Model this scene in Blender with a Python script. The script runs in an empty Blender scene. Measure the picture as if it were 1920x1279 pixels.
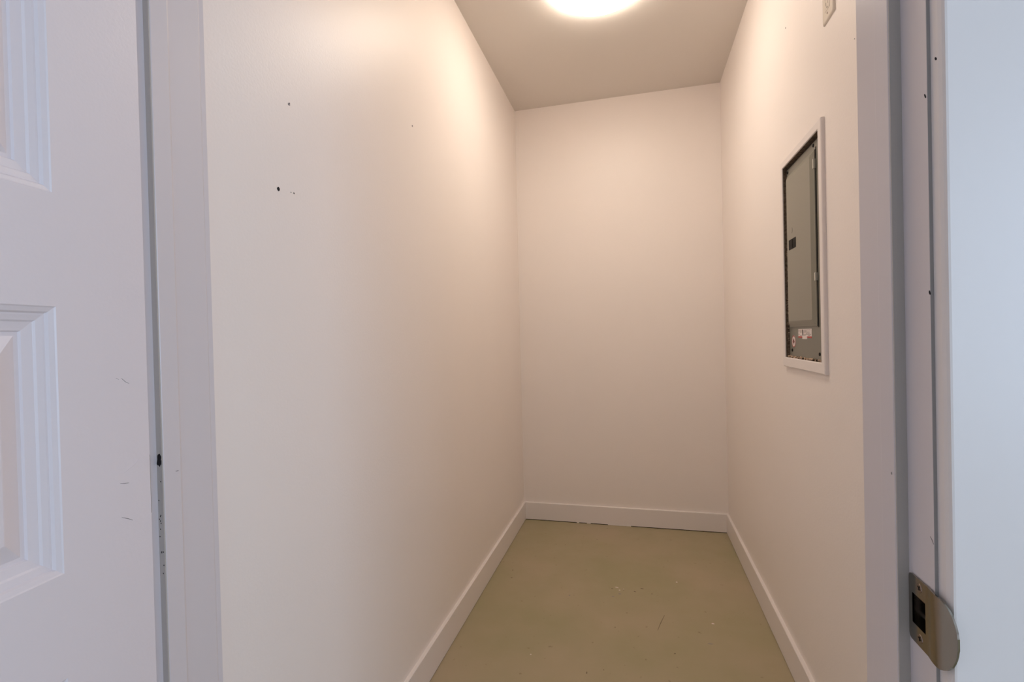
import bpy, bmesh, math, random
from mathutils import Matrix, Vector

# ------------------------------------------------------------------ numbers
CAM_Z = 1.2329
XL, XR, YB, H = -0.755, 0.5263, 3.215, 2.74        # closet: left, right, back, ceiling
YO, YI = 0.557, 0.707                              # outer and inner face of the door wall
JL, JR = -0.728, 0.2755                             # jamb faces
HEAD = 2.045
RX0, RX1, RY0 = -2.3, 2.1, -2.7                    # outer room
S = bpy.context.scene
C = S.collection
random.seed(7)

# ------------------------------------------------------------------ camera
cam = bpy.data.objects.new('camera', bpy.data.cameras.new('camera'))
C.objects.link(cam)
r = Vector((0.96933089, 0.24458245, -0.02402177))
u = Vector((0.02090961, 0.01531331, 0.99966409))
f = Vector((-0.24486815, 0.96950757, -0.00972954))
M = Matrix((r, u, -f)).transposed().to_4x4()
M.translation = Vector((0, 0, CAM_Z))
cam.matrix_world = M
cam.data.sensor_width = 36
cam.data.lens = 17.2494
cam.data.clip_start = 0.02
S.camera = cam

# ------------------------------------------------------------------ light
S.view_settings.view_transform = 'Standard'
S.view_settings.look = 'None'
S.view_settings.exposure = 0.0
S.view_settings.gamma = 1.0
S.view_settings.use_curve_mapping = False
S.cycles.max_bounces = 14
S.cycles.diffuse_bounces = 10
S.cycles.sample_clamp_indirect = 4

world = bpy.data.worlds.new('daylight')
S.world = world
world.use_nodes = True
bgn = world.node_tree.nodes['Background']
bgn.inputs['Color'].default_value = (0.62, 0.80, 1.0, 1)
bgn.inputs['Strength'].default_value = 1.0

DAY = 60.0        # daylight entering through the outer room's window
DAYC = (0.60, 0.77, 1.0)
LAMP = 26.5       # emission of the lamp's diffuser
LAMPC = (1.0, 0.87, 0.73)

al = bpy.data.lights.new('window_daylight', 'AREA')
al.shape = 'RECTANGLE'
al.size, al.size_y = 1.9, 1.7
al.energy = DAY
al.color = DAYC
alo = bpy.data.objects.new('window_daylight', al)
C.objects.link(alo)
alo.location = (RX1 + 0.2, -1.35, 1.45)
alo.rotation_euler = (math.radians(90), 0, math.radians(90))      # shines towards -X
alo.scale = (1, 1, 1)

# ------------------------------------------------------------------ materials
def srgb(c):
    return tuple(((v / 255 + 0.055) / 1.055) ** 2.4 if v > 10 else v / 255 / 12.92 for v in c) + (1,)

def mat(name, col, rough=0.5, metal=0.0, spec=0.5, bump=0.0, bscale=300.0, vary=0.0, vscale=6.0, emit=None, coat=0.0):
    m = bpy.data.materials.new(name)
    m.use_nodes = True
    n, l = m.node_tree.nodes, m.node_tree.links
    b = n['Principled BSDF']
    c = srgb(col)
    b.inputs['Base Color'].default_value = c
    b.inputs['Roughness'].default_value = rough
    b.inputs['Metallic'].default_value = metal
    b.inputs['Specular IOR Level'].default_value = spec
    b.inputs['Coat Weight'].default_value = coat
    tc = n.new('ShaderNodeTexCoord')
    if vary:
        t = n.new('ShaderNodeTexNoise')
        t.inputs['Scale'].default_value = vscale
        t.inputs['Detail'].default_value = 5
        l.new(tc.outputs['Object'], t.inputs['Vector'])
        rp = n.new('ShaderNodeValToRGB')
        rp.color_ramp.elements[0].position = 0.3
        rp.color_ramp.elements[1].position = 0.7
        rp.color_ramp.elements[0].color = tuple(v * (1 - vary) for v in c[:3]) + (1,)
        rp.color_ramp.elements[1].color = tuple(min(1, v * (1 + vary)) for v in c[:3]) + (1,)
        l.new(t.outputs['Fac'], rp.inputs['Fac'])
        l.new(rp.outputs['Color'], b.inputs['Base Color'])
    if bump:
        t2 = n.new('ShaderNodeTexNoise')
        t2.inputs['Scale'].default_value = bscale
        t2.inputs['Detail'].default_value = 3
        l.new(tc.outputs['Object'], t2.inputs['Vector'])
        bp = n.new('ShaderNodeBump')
        bp.inputs['Strength'].default_value = bump
        bp.inputs['Distance'].default_value = 0.001
        l.new(t2.outputs['Fac'], bp.inputs['Height'])
        l.new(bp.outputs['Normal'], b.inputs['Normal'])
    if emit:
        b.inputs['Emission Color'].default_value = emit[0] + (1,)
        b.inputs['Emission Strength'].default_value = emit[1]
    return m

PAINT = mat('wall_paint', (239, 232, 228), 0.42, spec=0.34, bump=0.25, bscale=160, vary=0.008, vscale=2.5)
CEIL = mat('ceiling_paint', (222, 217, 211), 0.9, spec=0.2, bump=0.3, bscale=120)
TRIM = mat('trim_paint', (232, 226, 224), 0.36, bump=0.08, bscale=90)
FRAME = mat('frame_paint', (214, 208, 211), 0.34, bump=0.08, bscale=60)
DOOR = mat('door_paint', (226, 219, 223), 0.40, bump=0.15, bscale=220)
GASKET = mat('gasket_rubber', (182, 178, 175), 0.8, spec=0.3, bump=0.2, bscale=200)
DARKGAP = mat('dark_gap', (26, 22, 18), 0.95, spec=0.1)
REVEALSHADE = mat('reveal_shadow_gap', (158, 156, 156), 0.8)
DARKMARK = mat('dark_mark', (44, 42, 44), 0.9, spec=0.1)
SOFTSCUFF = mat('soft_scuff', (140, 136, 138), 0.8)
METAL = mat('satin_nickel', (150, 145, 137), 0.17, metal=1.0, bump=0.05, bscale=500)
SCREWM = mat('screw_nickel', (150, 138, 132), 0.22, metal=1.0)
PLATE = mat('switch_plastic', (232, 224, 212), 0.22)
SLOT = mat('slot_dark', (70, 58, 48), 0.8)
PANELM = mat('panel_grey_enamel', (118, 117, 107), 0.38, bump=0.1, bscale=400)
PANELD = mat('panel_door_enamel', (134, 132, 119), 0.34, bump=0.1, bscale=400)
BLACK = mat('black_plastic', (10, 9, 8), 0.6, spec=0.2)
STEEL = mat('hinge_zinc', (205, 205, 196), 0.3, metal=0.6)
WHITE = mat('label_white', (225, 215, 212), 0.5)
PRINT = mat('label_print', (120, 112, 108), 0.6)
RED = mat('label_red', (176, 66, 62), 0.5)
DRED = mat('label_dark_red', (110, 26, 28), 0.5)
GYPSUM = mat('broken_gypsum', (196, 172, 150), 0.95, spec=0.1, vary=0.3, vscale=80)
CUT = mat('raw_cutout', (112, 98, 84), 0.95, spec=0.1, vary=0.5, vscale=120)
BOXM = mat('enclosure_steel', (66, 60, 54), 0.6)

def floor_mat():
    m = mat('painted_concrete', (128, 117, 90), 0.42, spec=0.35)
    n, l = m.node_tree.nodes, m.node_tree.links
    b = n['Principled BSDF']
    tc = n.new('ShaderNodeTexCoord')
    a = n.new('ShaderNodeTexNoise'); a.inputs['Scale'].default_value = 2.2; a.inputs['Detail'].default_value = 6
    l.new(tc.outputs['Object'], a.inputs['Vector'])
    rp = n.new('ShaderNodeValToRGB')
    e = rp.color_ramp.elements
    e[0].position, e[1].position = 0.34, 0.68
    e[0].color, e[1].color = srgb((160, 152, 119)), srgb((172, 158, 132))
    l.new(a.outputs['Fac'], rp.inputs['Fac'])
    # sparse darker specks
    s = n.new('ShaderNodeTexNoise'); s.inputs['Scale'].default_value = 38; s.inputs['Detail'].default_value = 2
    l.new(tc.outputs['Object'], s.inputs['Vector'])
    rs = n.new('ShaderNodeValToRGB')
    rs.color_ramp.elements[0].position, rs.color_ramp.elements[1].position = 0.24, 0.30
    rs.color_ramp.elements[0].color = (0.72, 0.70, 0.66, 1)
    rs.color_ramp.elements[1].color = (1, 1, 1, 1)
    l.new(s.outputs['Fac'], rs.inputs['Fac'])
    mx = n.new('ShaderNodeMix'); mx.data_type = 'RGBA'; mx.blend_type = 'MULTIPLY'
    mx.inputs['Factor'].default_value = 1
    l.new(rp.outputs['Color'], mx.inputs['A']); l.new(rs.outputs['Color'], mx.inputs['B'])
    l.new(mx.outputs['Result'], b.inputs['Base Color'])
    # broad trowel relief and gloss changes
    w = n.new('ShaderNodeTexNoise'); w.inputs['Scale'].default_value = 14; w.inputs['Detail'].default_value = 8
    l.new(tc.outputs['Object'], w.inputs['Vector'])
    bp = n.new('ShaderNodeBump'); bp.inputs['Strength'].default_value = 0.25; bp.inputs['Distance'].default_value = 0.002
    l.new(w.outputs['Fac'], bp.inputs['Height']); l.new(bp.outputs['Normal'], b.inputs['Normal'])
    mr = n.new('ShaderNodeMapRange')
    mr.inputs['To Min'].default_value, mr.inputs['To Max'].default_value = 0.36, 0.56
    l.new(w.outputs['Fac'], mr.inputs['Value']); l.new(mr.outputs['Result'], b.inputs['Roughness'])
    return m
FLOOR = floor_mat()
FSCUFF = mat('floor_scuff', (112, 100, 76), 0.6)

# ------------------------------------------------------------------ helpers
def obj(name, bm, m, parent=None, smooth=False, mats=None):
    me = bpy.data.meshes.new(name)
    bmesh.ops.recalc_face_normals(bm, faces=bm.faces)
    bm.to_mesh(me); bm.free()
    for mm in (mats or [m]):
        me.materials.append(mm)
    o = bpy.data.objects.new(name, me)
    C.objects.link(o)
    if smooth:
        for p in me.polygons:
            p.use_smooth = True
        try:
            me.set_sharp_from_angle(angle=math.radians(38))
        except Exception:
            pass
    if parent:
        o.parent = parent
    return o

def struct(o):
    o['kind'] = 'structure'
    return o

def thing(o, label, cat, group=None):
    o['label'] = label; o['category'] = cat
    if group: o['group'] = group
    return o

def empty(name, loc):
    o = bpy.data.objects.new(name, None)
    C.objects.link(o); o.location = loc; o.empty_display_size = 0.05
    return o

def keep(o, parent):            # parent without moving (parent is only translated)
    o.parent = parent
    o.matrix_parent_inverse = Matrix.Translation(-Vector(parent.location))
    return o

def box(bm, lo, hi, bev=0.0, seg=2):
    lo, hi = Vector(lo), Vector(hi)
    g = bmesh.ops.create_cube(bm, size=1)
    bmesh.ops.scale(bm, vec=hi - lo, verts=g['verts'])
    bmesh.ops.translate(bm, vec=(lo + hi) / 2, verts=g['verts'])
    if bev:
        es = list({e for v in g['verts'] for e in v.link_edges})
        bmesh.ops.bevel(bm, geom=es, offset=bev, segments=seg, profile=0.5, affect='EDGES')
    return bm

def bx(lo, hi, bev=0.0, seg=2):
    return box(bmesh.new(), lo, hi, bev, seg)

def prism(poly, axis, a, b, bm=None):
    """poly: 2-D outline in the two axes other than `axis`, swept from a to b"""
    bm = bm or bmesh.new()
    def P(p, t):
        q = list(p); q.insert(axis, t); return q
    A = [bm.verts.new(P(p, a)) for p in poly]
    B = [bm.verts.new(P(p, b)) for p in poly]
    n = len(poly)
    bm.faces.new(A[::-1]); bm.faces.new(B)
    for i in range(n):
        bm.faces.new((A[i], A[(i + 1) % n], B[(i + 1) % n], B[i]))
    return bm

def disc(center, axis, rad, depth, n=20, rad2=None, bm=None):
    bm = bm or bmesh.new()
    g = bmesh.ops.create_cone(bm, cap_ends=True, segments=n, radius1=rad, radius2=rad if rad2 is None else rad2, depth=depth)
    rot = {0: Matrix.Rotation(math.radians(-90), 4, 'Y'), 1: Matrix.Rotation(math.radians(90), 4, 'X'), 2: Matrix.Identity(4)}[axis]
    bmesh.ops.transform(bm, matrix=Matrix.Translation(center) @ rot, verts=g['verts'])
    return bm

def wallgrid(axis, at, thick, us, zs, holes):
    """wall slab with rectangular holes; u runs along the other horizontal axis"""
    bm = bmesh.new()
    def inside(uc, zc):
        return any(h[0] < uc < h[1] and h[2] < zc < h[3] for h in holes)
    V = {}
    def vert(i, j, k):
        if (i, j, k) not in V:
            t = at if k == 0 else at + thick
            V[i, j, k] = bm.verts.new((t, us[i], zs[j]) if axis == 0 else (us[i], t, zs[j]))
        return V[i, j, k]
    nu, nz = len(us) - 1, len(zs) - 1
    solid = [[not inside((us[i] + us[i + 1]) / 2, (zs[j] + zs[j + 1]) / 2) for j in range(nz)] for i in range(nu)]
    sol = lambda i, j: 0 <= i < nu and 0 <= j < nz and solid[i][j]
    for i in range(nu):
        for j in range(nz):
            if not solid[i][j]: continue
            for k in (0, 1):
                bm.faces.new((vert(i, j, k), vert(i + 1, j, k), vert(i + 1, j + 1, k), vert(i, j + 1, k)))
            if not sol(i - 1, j): bm.faces.new((vert(i, j, 0), vert(i, j + 1, 0), vert(i, j + 1, 1), vert(i, j, 1)))
            if not sol(i + 1, j): bm.faces.new((vert(i + 1, j, 0), vert(i + 1, j + 1, 0), vert(i + 1, j + 1, 1), vert(i + 1, j, 1)))
            if not sol(i, j - 1): bm.faces.new((vert(i, j, 0), vert(i + 1, j, 0), vert(i + 1, j, 1), vert(i, j, 1)))
            if not sol(i, j + 1): bm.faces.new((vert(i, j + 1, 0), vert(i + 1, j + 1, 0), vert(i + 1, j + 1, 1), vert(i, j + 1, 1)))
    return bm

# ------------------------------------------------------------------ room shell
floor = struct(obj('floor', bx((RX0 - .1, RY0 - .1, -.1), (RX1 + .1, YB + .12, 0)), FLOOR))
ceiling = struct(obj('ceiling', bx((RX0 - .1, RY0 - .1, H), (RX1 + .1, YB + .12, H + .1)), CEIL))
wall_left = struct(obj('wall_left', bx((XL - .12, YI, 0), (XL, YB + .12, H)), PAINT))
wall_back = struct(obj('wall_back', bx((XL, YB, 0), (XR, YB + .12, H)), PAINT))
HY0, HY1, HZ0, HZ1 = 1.585, 1.944, 1.122, 1.808      # cut-out for the breaker panel
wall_right = struct(obj('wall_right', wallgrid(0, XR, .12, [YI, HY0, HY1, YB + .12], [0, HZ0, HZ1, H], [(HY0, HY1, HZ0, HZ1)]), PAINT))
wall_front = struct(obj('wall_front', wallgrid(1, YO, YI - YO, [RX0, JL - .02, JR + .02, RX1], [0, HEAD + .02, H],
                                               [(JL - .02, JR + .02, -1, HEAD + .02)]), PAINT))
# the room the camera stands in
struct(obj('wall_side_left', bx((RX0 - .1, RY0, 0), (RX0, YO, H)), PAINT))
struct(obj('wall_side_right', wallgrid(0, RX1, .1, [RY0, -2.3, -.4, YO], [0, .6, 2.3, H], [(-2.3, -.4, .6, 2.3)]), PAINT))
struct(obj('wall_rear', bx((RX0, RY0 - .1, 0), (RX1, RY0, H)), PAINT))
wf = struct(obj('window_1', bx((RX1 + .03, -2.3, .6), (RX1 + .08, -2.25, 2.3)), TRIM))
bmw = bx((RX1 + .03, -.45, .6), (RX1 + .08, -.4, 2.3))
box(bmw, (RX1 + .03, -2.25, .6), (RX1 + .08, -.45, .65)); box(bmw, (RX1 + .03, -2.25, 2.25), (RX1 + .08, -.45, 2.3))
box(bmw, (RX1 + .03, -1.37, .65), (RX1 + .08, -1.33, 2.25))
obj('sash', bmw, TRIM, wf)

# ------------------------------------------------------------------ baseboards
BT, BH, BG = .013, .1164, .003
def baseboard(name, along, a, b, wallpos, sgn):
    # profile in (across, z): small eased top edge
    s = sgn
    g = BG if along == 1 else .0045
    pr = [(wallpos, g), (wallpos + s * BT, g), (wallpos + s * BT, BH - .002), (wallpos + s * (BT - .002), BH), (wallpos, BH)]
    bm = bmesh.new()
    if along == 1:      # runs along Y, poly in (x, z)
        bm = prism(pr, 1, a, b)
    else:               # runs along X, poly in (y, z)
        bm = prism(pr, 0, a, b)
    return struct(obj(name, bm, TRIM))
bl_ = baseboard('baseboard_left', 1, YI, YB, XL, 1)
br_ = baseboard('baseboard_right', 1, YI, YB, XR, -1)
bb_ = baseboard('baseboard_back', 0, XL + BT, XR - BT, YB, -1)
# shadowed gap under the boards and the caulk that fills a stretch of it
for par, lo, hi in ((bb_, (XL + BT, YB - BT + .0015, 0), (XR - BT, YB, .0045)),
                    (bl_, (XL, YI, 0), (XL + BT - .0015, YB, BG)),
                    (br_, (XR - BT + .0015, YI, 0), (XR, YB, BG))):
    obj('floor_gap', bx(lo, hi), DARKGAP, par)
bm = bmesh.new()
for x0, x1 in ((-.40, -.385), (-.335, -.31), (-.20, -.055)):
    box(bm, (x0, YB - BT - .0008, .0003), (x1, YB - BT + .002, .0057), .0008, 1)
obj('caulk', bm, TRIM, bb_)

# ------------------------------------------------------------------ door frame: jambs, stops, gasket, casing
frame = empty('trim_1', (0, YO, 0)); struct(frame)
def part(name, bm, m, parent=frame, smooth=False):
    o = obj(name, bm, m, smooth=smooth)
    return keep(o, parent)
JT = .02
NX = JR
# pocket behind the strike: jamb on the right is a slab with a hole
PK = (.5690, .5945, .9250, .9575)
part('jamb', wallgrid(0, JR, JT, [YO, PK[0], PK[1], YI], [0, PK[2], PK[3], HEAD], [PK]), FRAME)
pk = bx((JR + .004, PK[0], PK[2]), (JR + JT, PK[1], PK[3]))
part('latch_pocket', bx((JR + .0165, PK[0], PK[2]), (JR + JT, PK[1], PK[3])), DARKGAP)
pb = prism([(JL - JT, YO), (JL - .0035, YO), (JL, YO + .0035), (JL, YI - .003), (JL - .0015, YI - .0005), (JL - .001, YI + .0085), (JL - JT, YI + .0085)], 2, 0, HEAD)
part('jamb', pb, FRAME)
part('head_jamb', bx((JL - JT, YO, HEAD), (JR + JT, YI, HEAD + JT), .002), FRAME)
ST, SY0, SY1 = .0107, .6030, .6375
def stop(poly, nm='door_stop'):
    return part(nm, prism(poly, 2, 0, HEAD), FRAME)
stop([(JR, SY0 + .002), (JR - ST + .001, SY0 + .002), (JR - ST, SY0 + .0035), (JR - ST, SY1 - .003), (JR - ST + .0012, SY1), (JR, SY1)])
stop([(JL, SY0 + .002), (JL + ST - .001, SY0 + .002), (JL + ST, SY0 + .0035), (JL + ST, SY1 - .003), (JL + ST - .0012, SY1), (JL, SY1)])
part('door_stop', bx((JL, SY0 + .002, HEAD - ST), (JR, SY1, HEAD), .001), FRAME)
# grey weatherstrip on the side of the stop that meets the door
part('weatherstrip', bx((JR - ST + .0004, SY0, 0), (JR, SY0 + .002, HEAD - ST)), GASKET)
part('weatherstrip', bx((JL, SY0, 0), (JL + ST - .0004, SY0 + .002, HEAD - ST)), GASKET)
# joint between jamb and casing: a grey strip with the reveal's shade painted in
part('casing_joint', bx((JR + .0002, YO - .0004, 0), (JR + .0030, YO + .001, HEAD)), REVEALSHADE)
CW = .075
def casing_poly(x, s):
    i = x + s * .0030
    return [(i, YO), (i, .5450), (i + s * .0003, .5435), (i + s * .0010, .5405), (i + s * .0022, .5378), (i + s * .0040, .5374),
            (i + s * (CW - .006), .5400), (i + s * (CW - .001), .5425), (i + s * CW, .546), (i + s * CW, YO)]
part('casing', prism(casing_poly(JR, 1), 2, 0, HEAD + .0034), TRIM)
part('casing', prism(casing_poly(JL, -1), 2, 0, HEAD + .0034), TRIM)
z0 = HEAD + .0034
hp = [(YO, z0), (.5445, z0), (.5395, z0 + .0016), (.5372, z0 + .0056), (.5400, z0 + CW - .006), (.546, z0 + CW), (YO, z0 + CW)]
part('head_casing', prism(hp, 0, JL - .0034 - CW, JR + .0034 + CW), TRIM)

# ------------------------------------------------------------------ the open six-panel door
ang = math.radians(6.6)
F0 = Vector((-.680, .553, 0))
NRM = Vector((math.cos(ang), math.sin(ang), 0)); DN = Vector((math.sin(ang), -math.cos(ang), 0))
DW, DT, DZ0, DZ1 = .985, .0445, .010, 2.035
# local frame: s along the door, d outwards from its face, z up
door = bpy.data.objects.new('door_1', None)
def D(s, d, z):
    return F0 + DN * s + NRM * d + Vector((0, 0, z))
ss = [0, .1215, .437, .548, .8635, DW]
zs = [DZ0, .235, .838, .9628, 1.2812, 1.4160, 1.905, DZ1]
panels = [(a, b) for a in (1, 3) for b in (1, 3, 5)]
RING = [(0, 0), (.0015, -.0012), (.0065, -.0030), (.0085, -.0062), (.0105, -.0064), (.0165, -.0082), (.0185, -.0104),
        (.0285, -.0125), (.0300, -.0150), (.0345, -.0150), (.0365, -.0140), (.0555, -.0050), (.0570, -.0046)]
bm = bmesh.new()
V = {}
def dv(i, j, k):
    if (i, j, k) not in V:
        V[i, j, k] = bm.verts.new(D(ss[i], 0 if k == 0 else -DT, zs[j]))
    return V[i, j, k]
ni, nj = len(ss) - 1, len(zs) - 1
for i in range(ni):
    for j in range(nj):
        hole = (i, j) in panels
        for k in (0, 1):
            if not hole:
                bm.faces.new((dv(i, j, k), dv(i + 1, j, k), dv(i + 1, j + 1, k), dv(i, j + 1, k)))
        if i == 0: bm.faces.new((dv(0, j, 0), dv(0, j + 1, 0), dv(0, j + 1, 1), dv(0, j, 1)))
        if i == ni - 1: bm.faces.new((dv(ni, j, 0), dv(ni, j + 1, 0), dv(ni, j + 1, 1), dv(ni, j, 1)))
        if j == 0: bm.faces.new((dv(i, 0, 0), dv(i + 1, 0, 0), dv(i + 1, 0, 1), dv(i, 0, 1)))
        if j == nj - 1: bm.faces.new((dv(i, nj, 0), dv(i + 1, nj, 0), dv(i + 1, nj, 1), dv(i, nj, 1)))
        if hole:
            bm.faces.new((dv(i, j, 0), dv(i, j + 1, 0), dv(i, j + 1, 1), dv(i, j, 1)))
            bm.faces.new((dv(i + 1, j, 0), dv(i + 1, j + 1, 0), dv(i + 1, j + 1, 1), dv(i + 1, j, 1)))
            bm.faces.new((dv(i, j, 0), dv(i + 1, j, 0), dv(i + 1, j, 1), dv(i, j, 1)))
            bm.faces.new((dv(i, j + 1, 0), dv(i + 1, j + 1, 0), dv(i + 1, j + 1, 1), dv(i, j + 1, 1)))
door = struct(obj('door_1', bm, DOOR))
for (i, j) in panels:
    bm = bmesh.new()
    s0, s1, z0, z1 = ss[i], ss[i + 1], zs[j], zs[j + 1]
    for side in (0, 1):
        prev = None
        for off, dep in RING:
            d = dep if side == 0 else -DT - dep
            L = [bm.verts.new(D(s, d, z)) for s, z in ((s0 + off, z0 + off), (s1 - off, z0 + off), (s1 - off, z1 - off), (s0 + off, z1 - off))]
            if prev:
                for q in range(4):
                    bm.faces.new((prev[q], prev[(q + 1) % 4], L[(q + 1) % 4], L[q]))
            prev = L
        bm.faces.new(prev)
    o = obj('door_panel', bm, DOOR, door)
    # mitred mouldings stay crisp at corners but round along their run
# hinges: leaf on the jamb rabbet and a knuckle at the pivot
for z in (.22, 1.02, 1.82):
    bm = disc(Vector((JL + .001, YO - .010, z)), 2, .0062, .089, 14)
    box(bm, (JL - .0002, YO - .008, z - .0445), (JL + .0018, YO + .034, z + .0445))
    o = obj('hinge', bm, METAL, smooth=True)
    o.parent = door

# scratches on the door face
def stroke(name, pts, w, m, parent, fn, th=.0003):
    """thin ribbon along 2-D points, fn maps (a, b, d) to 3-D"""
    bm = bmesh.new()
    prev = None
    n = len(pts)
    for q, (a, b) in enumerate(pts):
        a2, b2 = pts[min(q + 1, n - 1)]; a1, b1 = pts[max(q - 1, 0)]
        dx, dy = a2 - a1, b2 - b1
        ln = math.hypot(dx, dy) or 1
        ww = w * (0.25 + 0.75 * math.sin(math.pi * (q + .3) / (n - .4)))
        ox, oy = -dy / ln * ww / 2, dx / ln * ww / 2
        L = [bm.verts.new(fn(a + ox, b + oy, 0)), bm.verts.new(fn(a - ox, b - oy, 0)),
             bm.verts.new(fn(a - ox, b - oy, th)), bm.verts.new(fn(a + ox, b + oy, th))]
        if prev:
            for e in range(4):
                bm.faces.new((prev[e], prev[(e + 1) % 4], L[(e + 1) % 4], L[e]))
        else:
            bm.faces.new(L)
        prev = L
    bm.faces.new(prev)
    return obj(name, bm, m, parent)
dm = lambda a, b, d: D(a, d, b)
stroke('scratch', [(.0290, 1.1805), (.0345, 1.1835), (.0400, 1.1885)], .0006, SOFTSCUFF, door, dm)
stroke('scratch', [(.0440, 1.1875), (.0480, 1.1895)], .0004, SOFTSCUFF, door, dm)
stroke('scratch', [(.0340, 1.0450), (.0400, 1.0462), (.0465, 1.0480)], .0008, SOFTSCUFF, door, dm)
stroke('scratch', [(.0300, .9925), (.0360, .9965), (.0395, .9985), (.0460, 1.0020)], .0008, SOFTSCUFF, door, dm)
stroke('scratch', [(.0060, 1.0760), (.0170, 1.0735), (.0280, 1.0660), (.0400, 1.0610)], .0007, DOOR, door, dm)

# ------------------------------------------------------------------ strike plate
def strike():
    root = empty('strike_plate', (JR, .577, .941))
    zc, hh = .9413, .0345
    T = .0017
    y_far, y_tip = .6002, .5285
    ys = [y_far - v for v in (0, .0004, .0012, .0024, .004, .0047)] + [PK[1] - .0008, .590, .585, .579, .574, PK[0] + .0008, .566, .561, .556] + \
         [.552, .549, .546, .5435, .541, .5385, .5365, .5345, .5328, .5314, .5302, .5293, .5287, y_tip]
    def half(y):
        if y > y_far - .005:
            t = (y - (y_far - .005)) / .005
            return hh - .0052 * (1 - math.sqrt(max(0, 1 - t * t)))
        y1 = .552
        if y < y1:
            t = (y1 - y) / (y1 - y_tip)
            return hh * max(.02, (1 - t ** 2.6)) ** (1 / 2.1)
        return hh
    def xoff(y):
        # lip leaves the jamb plane and rolls back round the casing edge
        if y >= .566: return 0
        t = (.566 - y) / (.566 - y_tip)
        return -.0016 * math.sin(min(1, t * 1.25) * math.pi) + .0050 * max(0, t - .45) ** 2 / .3025
    rows = lambda h: [zc - h, zc - .82 * h, zc - .62 * h, PK[2] + .0008, zc - .2 * hh * h / hh, zc + .2 * h, PK[3] - .0008, zc + .62 * h, zc + .82 * h, zc + h]
    bm = bmesh.new(); G = {}
    for i, y in enumerate(ys):
        h = half(y)
        inner = [-1, -.82, -.62, (PK[2] + .0008 - zc) / hh, -.2, .2, (PK[3] - .0008 - zc) / hh, .62, .82, 1]
        for j, v in enumerate(inner):
            z = zc + v * h if y < .556 or y > y_far - .005 else (zc + v * hh)
            for k in (0, 1):
                G[i, j, k] = bm.verts.new((JR - .0003 - (T if k == 0 else 0) + xoff(y), y, z))
    n, mrows = len(ys), 10
    hi = [i for i in range(n - 1) if ys[i] <= PK[1] and ys[i + 1] >= PK[0] - 1e-6]
    def is_hole(i, j): return i in hi and 3 <= j <= 5
    for i in range(n - 1):
        for j in range(mrows - 1):
            if is_hole(i, j): continue
            for k in (0, 1):
                bm.faces.new((G[i, j, k], G[i + 1, j, k], G[i + 1, j + 1, k], G[i, j + 1, k]))
            for (ci, cj, a, b) in ((i - 1, j, (i, j), (i, j + 1)), (i + 1, j, (i + 1, j), (i + 1, j + 1)), (i, j - 1, (i, j), (i + 1, j)), (i, j + 1, (i, j + 1), (i + 1, j + 1))):
                if not (0 <= ci < n - 1 and 0 <= cj < mrows - 1) or is_hole(ci, cj):
                    bm.faces.new((G[a[0], a[1], 0], G[b[0], b[1], 0], G[b[0], b[1], 1], G[a[0], a[1], 1]))
    keep(obj('plate', bm, METAL, smooth=True), root)
    # inner liner of the latch hole
    bm = bmesh.new()
    y0, y1, za, zb = PK[0] + .0008, PK[1] - .0008, PK[2] + .0008, PK[3] - .0008
    for lo, hi2 in (((JR - .0018, y0 - .0006, za), (JR + .012, y0, zb)), ((JR - .0018, y1, za), (JR + .012, y1 + .0006, zb)),
                    ((JR - .0018, y0, za - .0006), (JR + .012, y1, za)), ((JR - .0018, y0, zb), (JR + .012, y1, zb + .0006))):
        box(bm, lo, hi2)
    keep(obj('latch_hole', bm, METAL), root)
    for z in (.9672, .9155):
        y = .5800
        bm = disc(Vector((JR - .0020, y, z)), 0, .0050, .0008, 22, .0042)
        sc = keep(obj('screw', bm, SCREWM, smooth=True), root)
        bm = bmesh.new()
        a = .5 if z > .95 else .25
        for q in (0, math.pi / 2):
            b2 = bx((-.0003, -.0026, -.0006), (.0003, .0026, .0006))
            bmesh.ops.transform(b2, matrix=Matrix.Translation((JR - .0023, y, z)) @ Matrix.Rotation(a + q, 4, 'X'), verts=b2.verts)
            me = bpy.data.meshes.new('t'); b2.to_mesh(me); b2.free(); bm.from_mesh(me); bpy.data.meshes.remove(me)
        o = obj('screw_slot', bm, BLACK)
        o.parent = sc
        o.matrix_parent_inverse = Matrix.Translation(-Vector(root.location)) @ Matrix.Identity(4)
        o.matrix_parent_inverse = Matrix.Identity(4)
    thing(root, 'shiny satin metal strike plate with curved lip screwed to the right door jamb', 'strike plate')
strike()

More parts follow.
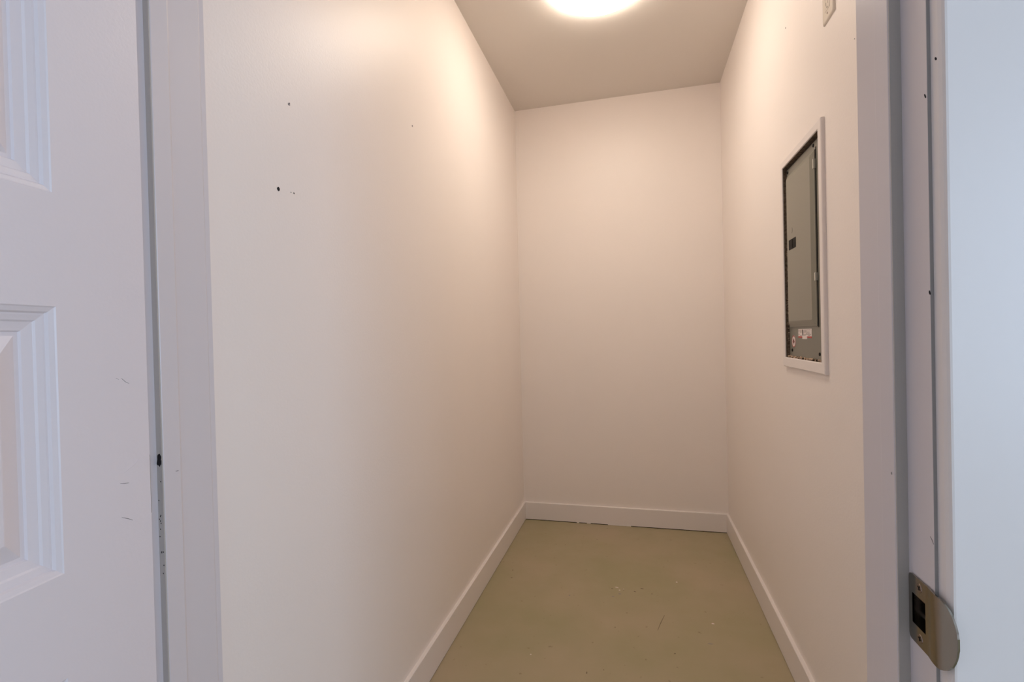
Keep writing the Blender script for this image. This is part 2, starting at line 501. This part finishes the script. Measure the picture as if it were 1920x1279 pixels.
# ------------------------------------------------------------------ outlet high on the right wall
def outlet():
    root = empty('wall_outlet', (XR, 1.512, 2.128))
    yc, zc = 1.508, 2.1285
    W2, H2, T = .0385, .0575, .0062
    bm = bmesh.new()
    prev = None
    for k, (ins, x) in enumerate(((0, 0), (0, -.0022), (.0012, -.0040), (.0040, -.0058), (.0060, -T))):
        L = [bm.verts.new((XR + x, yc + sy * (W2 - ins), zc + sz * (H2 - ins))) for sy, sz in ((-1, -1), (1, -1), (1, 1), (-1, 1))]
        if prev:
            for e in range(4): bm.faces.new((prev[e], prev[(e + 1) % 4], L[(e + 1) % 4], L[e]))
        else: bm.faces.new(L)
        prev = L
    # opening for the device
    I = [bm.verts.new((XR - T, yc + sy * .0170, zc + sz * .0338)) for sy, sz in ((-1, -1), (1, -1), (1, 1), (-1, 1))]
    J = [bm.verts.new((XR - T + .003, yc + sy * .0170, zc + sz * .0338)) for sy, sz in ((-1, -1), (1, -1), (1, 1), (-1, 1))]
    for e in range(4):
        bm.faces.new((prev[e], prev[(e + 1) % 4], I[(e + 1) % 4], I[e]))
        bm.faces.new((I[e], I[(e + 1) % 4], J[(e + 1) % 4], J[e]))
    keep(obj('cover_plate', bm, PLATE, smooth=True), root)
    rec = keep(obj('receptacle', bx((XR - T - .0008, yc - .0163, zc - .0331), (XR - .001, yc + .0163, zc + .0331), .0012), PLATE, smooth=True), root)
    for cz in (zc + .0165, zc - .0165):
        for dy, h in ((-.0062, .0036), (.0062, .0044)):
            keep(obj('socket_slot', bx((XR - T - .0010, yc + dy - .0009, cz + .001 - h), (XR - T, yc + dy + .0009, cz + .001 + h)), SLOT), root)
        keep(obj('ground_hole', disc(Vector((XR - T - .0005, yc, cz - .0095)), 0, .0025, .001, 14), SLOT), root)
    for cz in (zc + .0418, zc - .0418):
        keep(obj('screw', disc(Vector((XR - T - .0003, yc, cz)), 0, .0030, .0010, 16, .0024), SCREWM, smooth=True), root)
    thing(root, 'cream double outlet mounted high on the right wall', 'outlet')
outlet()

# ------------------------------------------------------------------ breaker panel recessed in the right wall
def breaker_panel():
    root = empty('breaker_panel', (XR, 1.762, 1.465))
    def P(name, bm, m, parent=root, smooth=False):
        o = obj(name, bm, m, smooth=smooth)
        o.parent = parent
        o.matrix_parent_inverse = Matrix.Translation(-Vector(root.location)) if parent is root else Matrix.Identity(4)
        return o
    # picture-frame trim, four mitred lengths
    oy0, oy1, oz0, oz1 = 1.5615, 1.9640, 1.1010, 1.8300
    iy0, iy1, iz0, iz1 = 1.5890, 1.9420, 1.1350, 1.8050
    O = [(oy0, oz0), (oy1, oz0), (oy1, oz1), (oy0, oz1)]
    I = [(iy0, iz0), (iy1, iz0), (iy1, iz1), (iy0, iz1)]
    T = .0100
    for e in range(4):
        a, b = e, (e + 1) % 4
        bm = bmesh.new()
        rows = []
        for c in (a, b):
            (oy, oz), (iy, iz) = O[c], I[c]
            lp = lambda t: (oy + (iy - oy) * t, oz + (iz - oz) * t)
            prof = [(0, 0), (0, -T + .002), (.10, -T), (.92, -T + .0005), (1, -T + .002), (1, -.0055), (.86, -.0055), (.86, 0.0)]
            rows.append([bm.verts.new((XR + x, *lp(t))) for t, x in prof])
        n = len(rows[0])
        for q in range(n):
            bm.faces.new((rows[0][q], rows[0][(q + 1) % n], rows[1][(q + 1) % n], rows[1][q]))
        bm.faces.new(rows[0][::-1]); bm.faces.new(rows[1])
        P('frame_strip', bm, TRIM)
    # ragged dark edge of the cut-out seen inside the frame
    bm = bmesh.new()
    xa, xb = XR - .0054, XR + .021
    for lo, hi in (((xa, 1.9425, HZ0), (xb, HY1 + .0002, HZ1)), ((xa, HY0, HZ0), (xb, iy0 - .0005, HZ1)),
                   ((xa, iy0, 1.8055), (xb, 1.9425, HZ1 + .0002)), ((XR, iy0, HZ0), (xb, 1.9425, 1.1335))):
        box(bm, lo, hi)
    P('cutout_edge', bm, CUT)
    # steel box behind
    bm = bmesh.new()
    x0, x1 = XR + .020, XR + .112
    y0, y1, z0, z1 = HY0 + .004, HY1 - .003, HZ0 + .003, HZ1 - .003
    box(bm, (x1 - .002, y0, z0), (x1, y1, z1))
    box(bm, (x0, y0, z0), (x1, y0 + .0015, z1)); box(bm, (x0, y1 - .0015, z0), (x1, y1, z1))
    box(bm, (x0, y0, z0), (x1, y1, z0 + .0015)); box(bm, (x0, y0, z1 - .0015), (x1, y1, z1))
    P('enclosure', bm, BOXM)
    XP = .5310
    P('cover_plate', bx((XP, 1.600, 1.1400), (XP + .0015, 1.9345, 1.7960), .0006, 1), PANELM)
    # returned flange of the cover on its far side and top
    P('cover_flange', box(bx((XP, 1.9330, 1.1275), (XP + .016, 1.9345, 1.7960)), (XP, 1.600, 1.7945), (XP + .016, 1.9345, 1.7960)), PANELM)
    # door with chamfered rim
    XD = .5195
    bm = bmesh.new(); prev = None
    for x, a, b, c, d in ((XP, 1.6500, 1.9200, 1.2420, 1.7690), (XD + .0080, 1.6500, 1.9200, 1.2420, 1.7690), (XD + .0074, 1.6508, 1.9192, 1.2428, 1.7682),
                          (XD + .0066, 1.6535, 1.9165, 1.2465, 1.7655),
                          (XD + .0006, 1.6665, 1.9055, 1.2600, 1.7540), (XD, 1.6685, 1.9035, 1.2620, 1.7520)):
        L = [bm.verts.new((x, *q)) for q in ((a, c), (b, c), (b, d), (a, d))]
        if prev:
            for e in range(4): bm.faces.new((prev[e], prev[(e + 1) % 4], L[(e + 1) % 4], L[e]))
        else: bm.faces.new(L)
        prev = L
    bm.faces.new(prev)
    dr = P('panel_door', bm, PANELD)
    # dark hinge slot along the near edge of the door
    P('hinge_slot', bx((XP - .0006, 1.6440, 1.2380), (XP + .0002, 1.6500, 1.7760)), BLACK)
    L1 = Matrix.Translation(-Vector(root.location))
    def PS(name, bm, m, lab=None):
        o = obj(name, bm, m); o.parent = dr
        if lab: o['label'] = lab
        return o
    PS('latch', box(bx((XD - .0012, 1.8080, 1.5060), (XD + .0005, 1.8820, 1.5400), .0010, 1), (XD - .0022, 1.8400, 1.5090), (XD - .0010, 1.8430, 1.5370)), BLACK, 'black latch')
    for a, b in ((1.712, 1.741), (1.378, 1.402)):
        PS('hinge', bx((XP - .0080, 1.6460, a), (XP - .0005, 1.6530, b), .0008, 1), STEEL, 'pale metal hinge knuckle')
    # faint embossed curl above the latch
    pts = [(1.846 - .0, 1.578), (1.8435, 1.571), (1.8440, 1.565), (1.8490, 1.559)]
    fn = lambda a, b, d: Vector((XD - d, a, b))
    stroke('scratch', pts, .0016, BLACK, dr, fn)
    for y, z in ((1.9215, 1.7850), (1.6660, 1.7860), (1.9060, 1.1610), (1.6420, 1.1570), (1.9270, 1.4050)):
        P('screw', disc(Vector((XP - .0010, y, z)), 0, .0058, .0020, 16, .0044), BLACK, smooth=True)
    # rating label, print too small to read: rows of grey marks and red corners
    bm = bx((XP - .0004, 1.7090, 1.2080), (XP, 1.8380, 1.2340))
    box(bm, (XP - .0004, 1.7520, 1.2010), (XP, 1.7980, 1.2080))
    lab = P('rating_label', bm, WHITE)
    bm = bmesh.new()
    rr = random.Random(3)
    for row in range(6):
        z = 1.2315 - row * .0036
        y = 1.8350
        while y > 1.712:
            w = rr.uniform(.006, .018)
            if rr.random() < .78 and y - w > 1.711:
                box(bm, (XP - .0006, y - w, z - .0017), (XP - .0003, y, z - .0003))
            y -= w + .003
    o = obj('label_print', bm, PRINT); o.parent = lab
    o = obj('label_mark', bx((XP - .0007, 1.7900, 1.2140), (XP - .0003, 1.7960, 1.2320)), BLACK); o.parent = lab
    for a, b in ((1.7090, 1.7500), (1.8000, 1.8380)):
        o = obj('label_band', bx((XP - .0006, a, 1.2045), (XP, b, 1.2100)), RED); o.parent = lab
    # round sticker
    cy, cz = 1.8890, 1.1915
    st = P('round_sticker', disc(Vector((XP - .0002, cy, cz)), 0, .0205, .0004, 28), WHITE)
    bm = bmesh.new()
    for k in range(28):
        t0, t1 = 2 * math.pi * k / 28, 2 * math.pi * (k + 1) / 28
        vs = [bm.verts.new((XP - .0006, cy + R * math.cos(t), cz + R * math.sin(t))) for R, t in ((.0175, t0), (.0205, t0), (.0205, t1), (.0175, t1))]
        bm.faces.new(vs)
    o = obj('sticker_ring', bm, RED); o.parent = st
    leaf = [(0, .0125), (.003, .006), (.007, .0075), (.0065, .002), (.0115, .001), (.007, -.003), (.0075, -.0065), (.002, -.0055), (.001, -.0125),
            (-.001, -.0125), (-.002, -.0055), (-.0075, -.0065), (-.007, -.003), (-.0115, .001), (-.0065, .002), (-.007, .0075), (-.003, .006)]
    bm = bmesh.new()
    vs = [bm.verts.new((XP - .0007, cy + a, cz + b)) for a, b in leaf]
    ctr = bm.verts.new((XP - .0007, cy, cz))
    for q in range(len(vs)):
        bm.faces.new((ctr, vs[q], vs[(q + 1) % len(vs)]))
    o = obj('sticker_emblem', bm, DRED); o.parent = st
    # small bracket on the far edge of the cover
    P('bracket', bx((XP - .0010, 1.9150, 1.2600), (XP + .001, 1.9340, 1.2860)), BOXM)
    # crumbled plaster along the edge of the cut-out
    bm = bmesh.new()
    rr = random.Random(5)
    for k in range(70):
        y = rr.uniform(HY0 + .01, HY1 - .004)
        s = rr.uniform(.0015, .0045)
        c = Vector((rr.uniform(XR - .004, XR + .004), y, HZ0 + .0155 + rr.uniform(-.002, .003)))
        g = bmesh.ops.create_icosphere(bm, subdivisions=1, radius=s)
        for v in g['verts']:
            v.co = v.co * rr.uniform(.6, 1.2) + c
    for k in range(26):
        z = rr.uniform(HZ0 + .02, 1.53) if k < 18 else rr.uniform(1.3, 1.52)
        s = rr.uniform(.001, .0028)
        g = bmesh.ops.create_icosphere(bm, subdivisions=1, radius=s)
        for v in g['verts']:
            v.co = v.co * rr.uniform(.6, 1.2) + Vector((rr.uniform(XR + .001, XR + .006), HY1 - .002, z))
    o = P('plaster_crumbs', bm, GYPSUM); o['kind'] = 'stuff'
    # bottom lip of the cut-out that the crumbs lie on
    thing(root, 'grey metal breaker panel recessed in a white frame on the right wall', 'breaker panel')
breaker_panel()

# ------------------------------------------------------------------ ceiling light
def ceiling_light():
    cx, cy, R = -.125, 2.140, .198
    root = empty('ceiling_light', (cx, cy, H))
    bm = disc(Vector((cx, cy, H - .006)), 2, R - .02, .012, 48)
    keep(obj('base', bm, TRIM, smooth=True), root)
    bm = bmesh.new()
    prof = [(R - .006, -.004), (R, -.010), (R, -.020)] + [(R * math.cos(t), -.020 - .032 * math.sin(t)) for t in [math.radians(a) for a in range(8, 90, 8)]]
    N = 56
    rings = []
    for rr_, z in prof:
        rings.append([bm.verts.new((cx + rr_ * math.cos(2 * math.pi * k / N), cy + rr_ * math.sin(2 * math.pi * k / N), H + z)) for k in range(N)])
    for a, b in zip(rings, rings[1:]):
        for k in range(N):
            bm.faces.new((a[k], a[(k + 1) % N], b[(k + 1) % N], b[k]))
    tip = bm.verts.new((cx, cy, H - .052))
    for k in range(N):
        bm.faces.new((rings[-1][k], rings[-1][(k + 1) % N], tip))
    GL = mat('lit_opal_glass', (250, 240, 225), 0.3, emit=(LAMPC, LAMP))
    keep(obj('diffuser', bm, GL, smooth=True), root)
    thing(root, 'round glowing white dome light flush on the ceiling', 'ceiling light')
ceiling_light()

# ------------------------------------------------------------------ wear: nail holes, scuffs, flecks
def blob(name, c, axis, ra, rb, m, parent, rot=0, seed=1, n=9, th=.0004):
    rr = random.Random(seed)
    bm = bmesh.new()
    A, B = [], []
    for k in range(n):
        t = 2 * math.pi * k / n
        q = rr.uniform(.75, 1.15)
        a, b = ra * math.cos(t) * q, rb * math.sin(t) * q
        a, b = a * math.cos(rot) - b * math.sin(rot), a * math.sin(rot) + b * math.cos(rot)
        for LL, d in ((A, 0), (B, th)):
            p = [c[0], c[1], c[2]]
            oth = [i for i in range(3) if i != abs(axis) - 1]
            p[oth[0]] += a; p[oth[1]] += b
            p[abs(axis) - 1] += d * (1 if axis > 0 else -1)
            LL.append(bm.verts.new(p))
    bm.faces.new(A); bm.faces.new(B)
    for k in range(n):
        bm.faces.new((A[k], A[(k + 1) % n], B[(k + 1) % n], B[k]))
    return obj(name, bm, m, parent)
for k, (y, z, ra, rb, m) in enumerate(((.9250, 1.5690, .0040, .0052, DARKMARK), (.9760, 1.5735, .0020, .0020, DARKMARK), (.9660, 1.5730, .0018, .0014, SOFTSCUFF),
                                       (.9675, 1.7730, .0036, .0030, SOFTSCUFF), (.9690, 1.7760, .0018, .0016, DARKMARK), (1.617, 1.989, .0050, .0036, SOFTSCUFF), (.900, 2.02, .003, .002, SOFTSCUFF))):
    blob('nail_hole', (XL, y, z), 1, ra, rb, m, wall_left, rot=.5, seed=k + 2)
for k, (y, z, ra, rb) in enumerate(((1.25, 1.93, .002, .002), (1.36, 1.93, .002, .0015), (1.15, 2.10, .003, .002), (1.9, 2.28, .004, .003))):
    blob('paint_nib', (XR, y, z), -1, ra, rb, SOFTSCUFF, wall_right, seed=k + 20)
# dark spot and specks beside the left stop
def fr(o): return keep(o, frame)
fr(blob('scuff_and_spot', (JL + .0052, SY0 - .0002, 1.050), -2, .0046, .0065, DARKMARK, None, seed=40, n=14))
fr(blob('scuff_and_spot', (JL + .0060, SY0 - .0003, 1.058), -2, .0040, .0050, DARKMARK, None, seed=41, n=14))
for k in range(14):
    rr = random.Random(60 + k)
    fr(blob('scuff_and_spot', (JL + rr.uniform(.002, .009), SY0 - .0002, rr.uniform(.86, 1.03)), -2, .0007, .0011, DARKMARK, None, seed=50 + k, n=6))
fr(blob('scuff_and_spot', (JL + ST, .628, 1.030), 1, .0030, .0007, SOFTSCUFF, None, seed=70))
fr(blob('scuff_and_spot', (JR, .5545 + .003, 1.2650), -1, .0010, .0025, DARKMARK, None, rot=-.4, seed=71))
fr(blob('scuff_and_spot', (JR, .5600, 1.4550), -1, .0008, .0024, DARKMARK, None, rot=-.4, seed=72))
stroke('scratch', [(.5630, 1.0270), (.5600, 1.0245), (.5575, 1.0215)], .0009, SOFTSCUFF, None, lambda a, b, d: Vector((JR - d, a, b))).parent = frame
for o in list(C.objects):
    if o.parent is frame and o.name.startswith('scratch'):
        o.matrix_parent_inverse = Matrix.Translation(-Vector(frame.location))
fr(blob('scuff_and_spot', (JR - ST, .6120, 1.075), -1, .0008, .0016, SOFTSCUFF, None, seed=73))
fr(blob('scuff_and_spot', (.2785, .5480, 1.4840), -1, .0010, .0022, DARKMARK, None, rot=-.5, seed=74))

# floor: paint chips and dark scuffs
for k, (x, y, ra, rb, m, ro) in enumerate((
        (-.1150, 2.418, .0100, .0030, WHITE, -.2), (-.1010, 2.395, .0042, .0034, WHITE, 0), (-.0830, 2.408, .0030, .0020, WHITE, 0), (-.137, 2.402, .006, .003, FSCUFF, 0),
        (-.083, 2.400, .003, .002, FSCUFF, 0), (.1700, 2.527, .0042, .0045, WHITE, 0), (.004, 2.43, .010, .0035, FSCUFF, -.4), (-.030, 2.395, .007, .003, FSCUFF, -.4),
        (.048, 2.39, .002, .008, FSCUFF, 0), (-.655, 2.490, .005, .004, FSCUFF, 0), (-.640, 2.41, .007, .003, FSCUFF, .4), (-.199, 1.781, .0028, .0065, FSCUFF, 0),
        (-.11, 2.085, .002, .005, FSCUFF, 0), (-.13, 2.33, .006, .003, SOFTSCUFF, 0), (-.10, 2.36, .006, .003, SOFTSCUFF, 0), (.2900, 2.195, .006, .004, WHITE, 0),
        (.26, 2.05, .010, .0020, SOFTSCUFF, .1), (-.33, 2.30, .004, .003, SOFTSCUFF, 0), (.12, 1.96, .004, .003, FSCUFF, 0), (-.14, 1.81, .002, .003, FSCUFF, 0), (-.42, 1.84, .003, .003, WHITE, 0))):
    if m is FSCUFF and ra * rb > 1.5e-5: ra *= .8
    blob('paint_chip' if m is WHITE else 'scuff_and_spot', (x, y, 0), 3, ra, rb, m, floor, rot=ro, seed=90 + k)
stroke('scratch', [(.062, 2.10), (.078, 2.16), (.096, 2.22)], .0030, FSCUFF, floor, lambda a, b, d: Vector((a, b, d)))
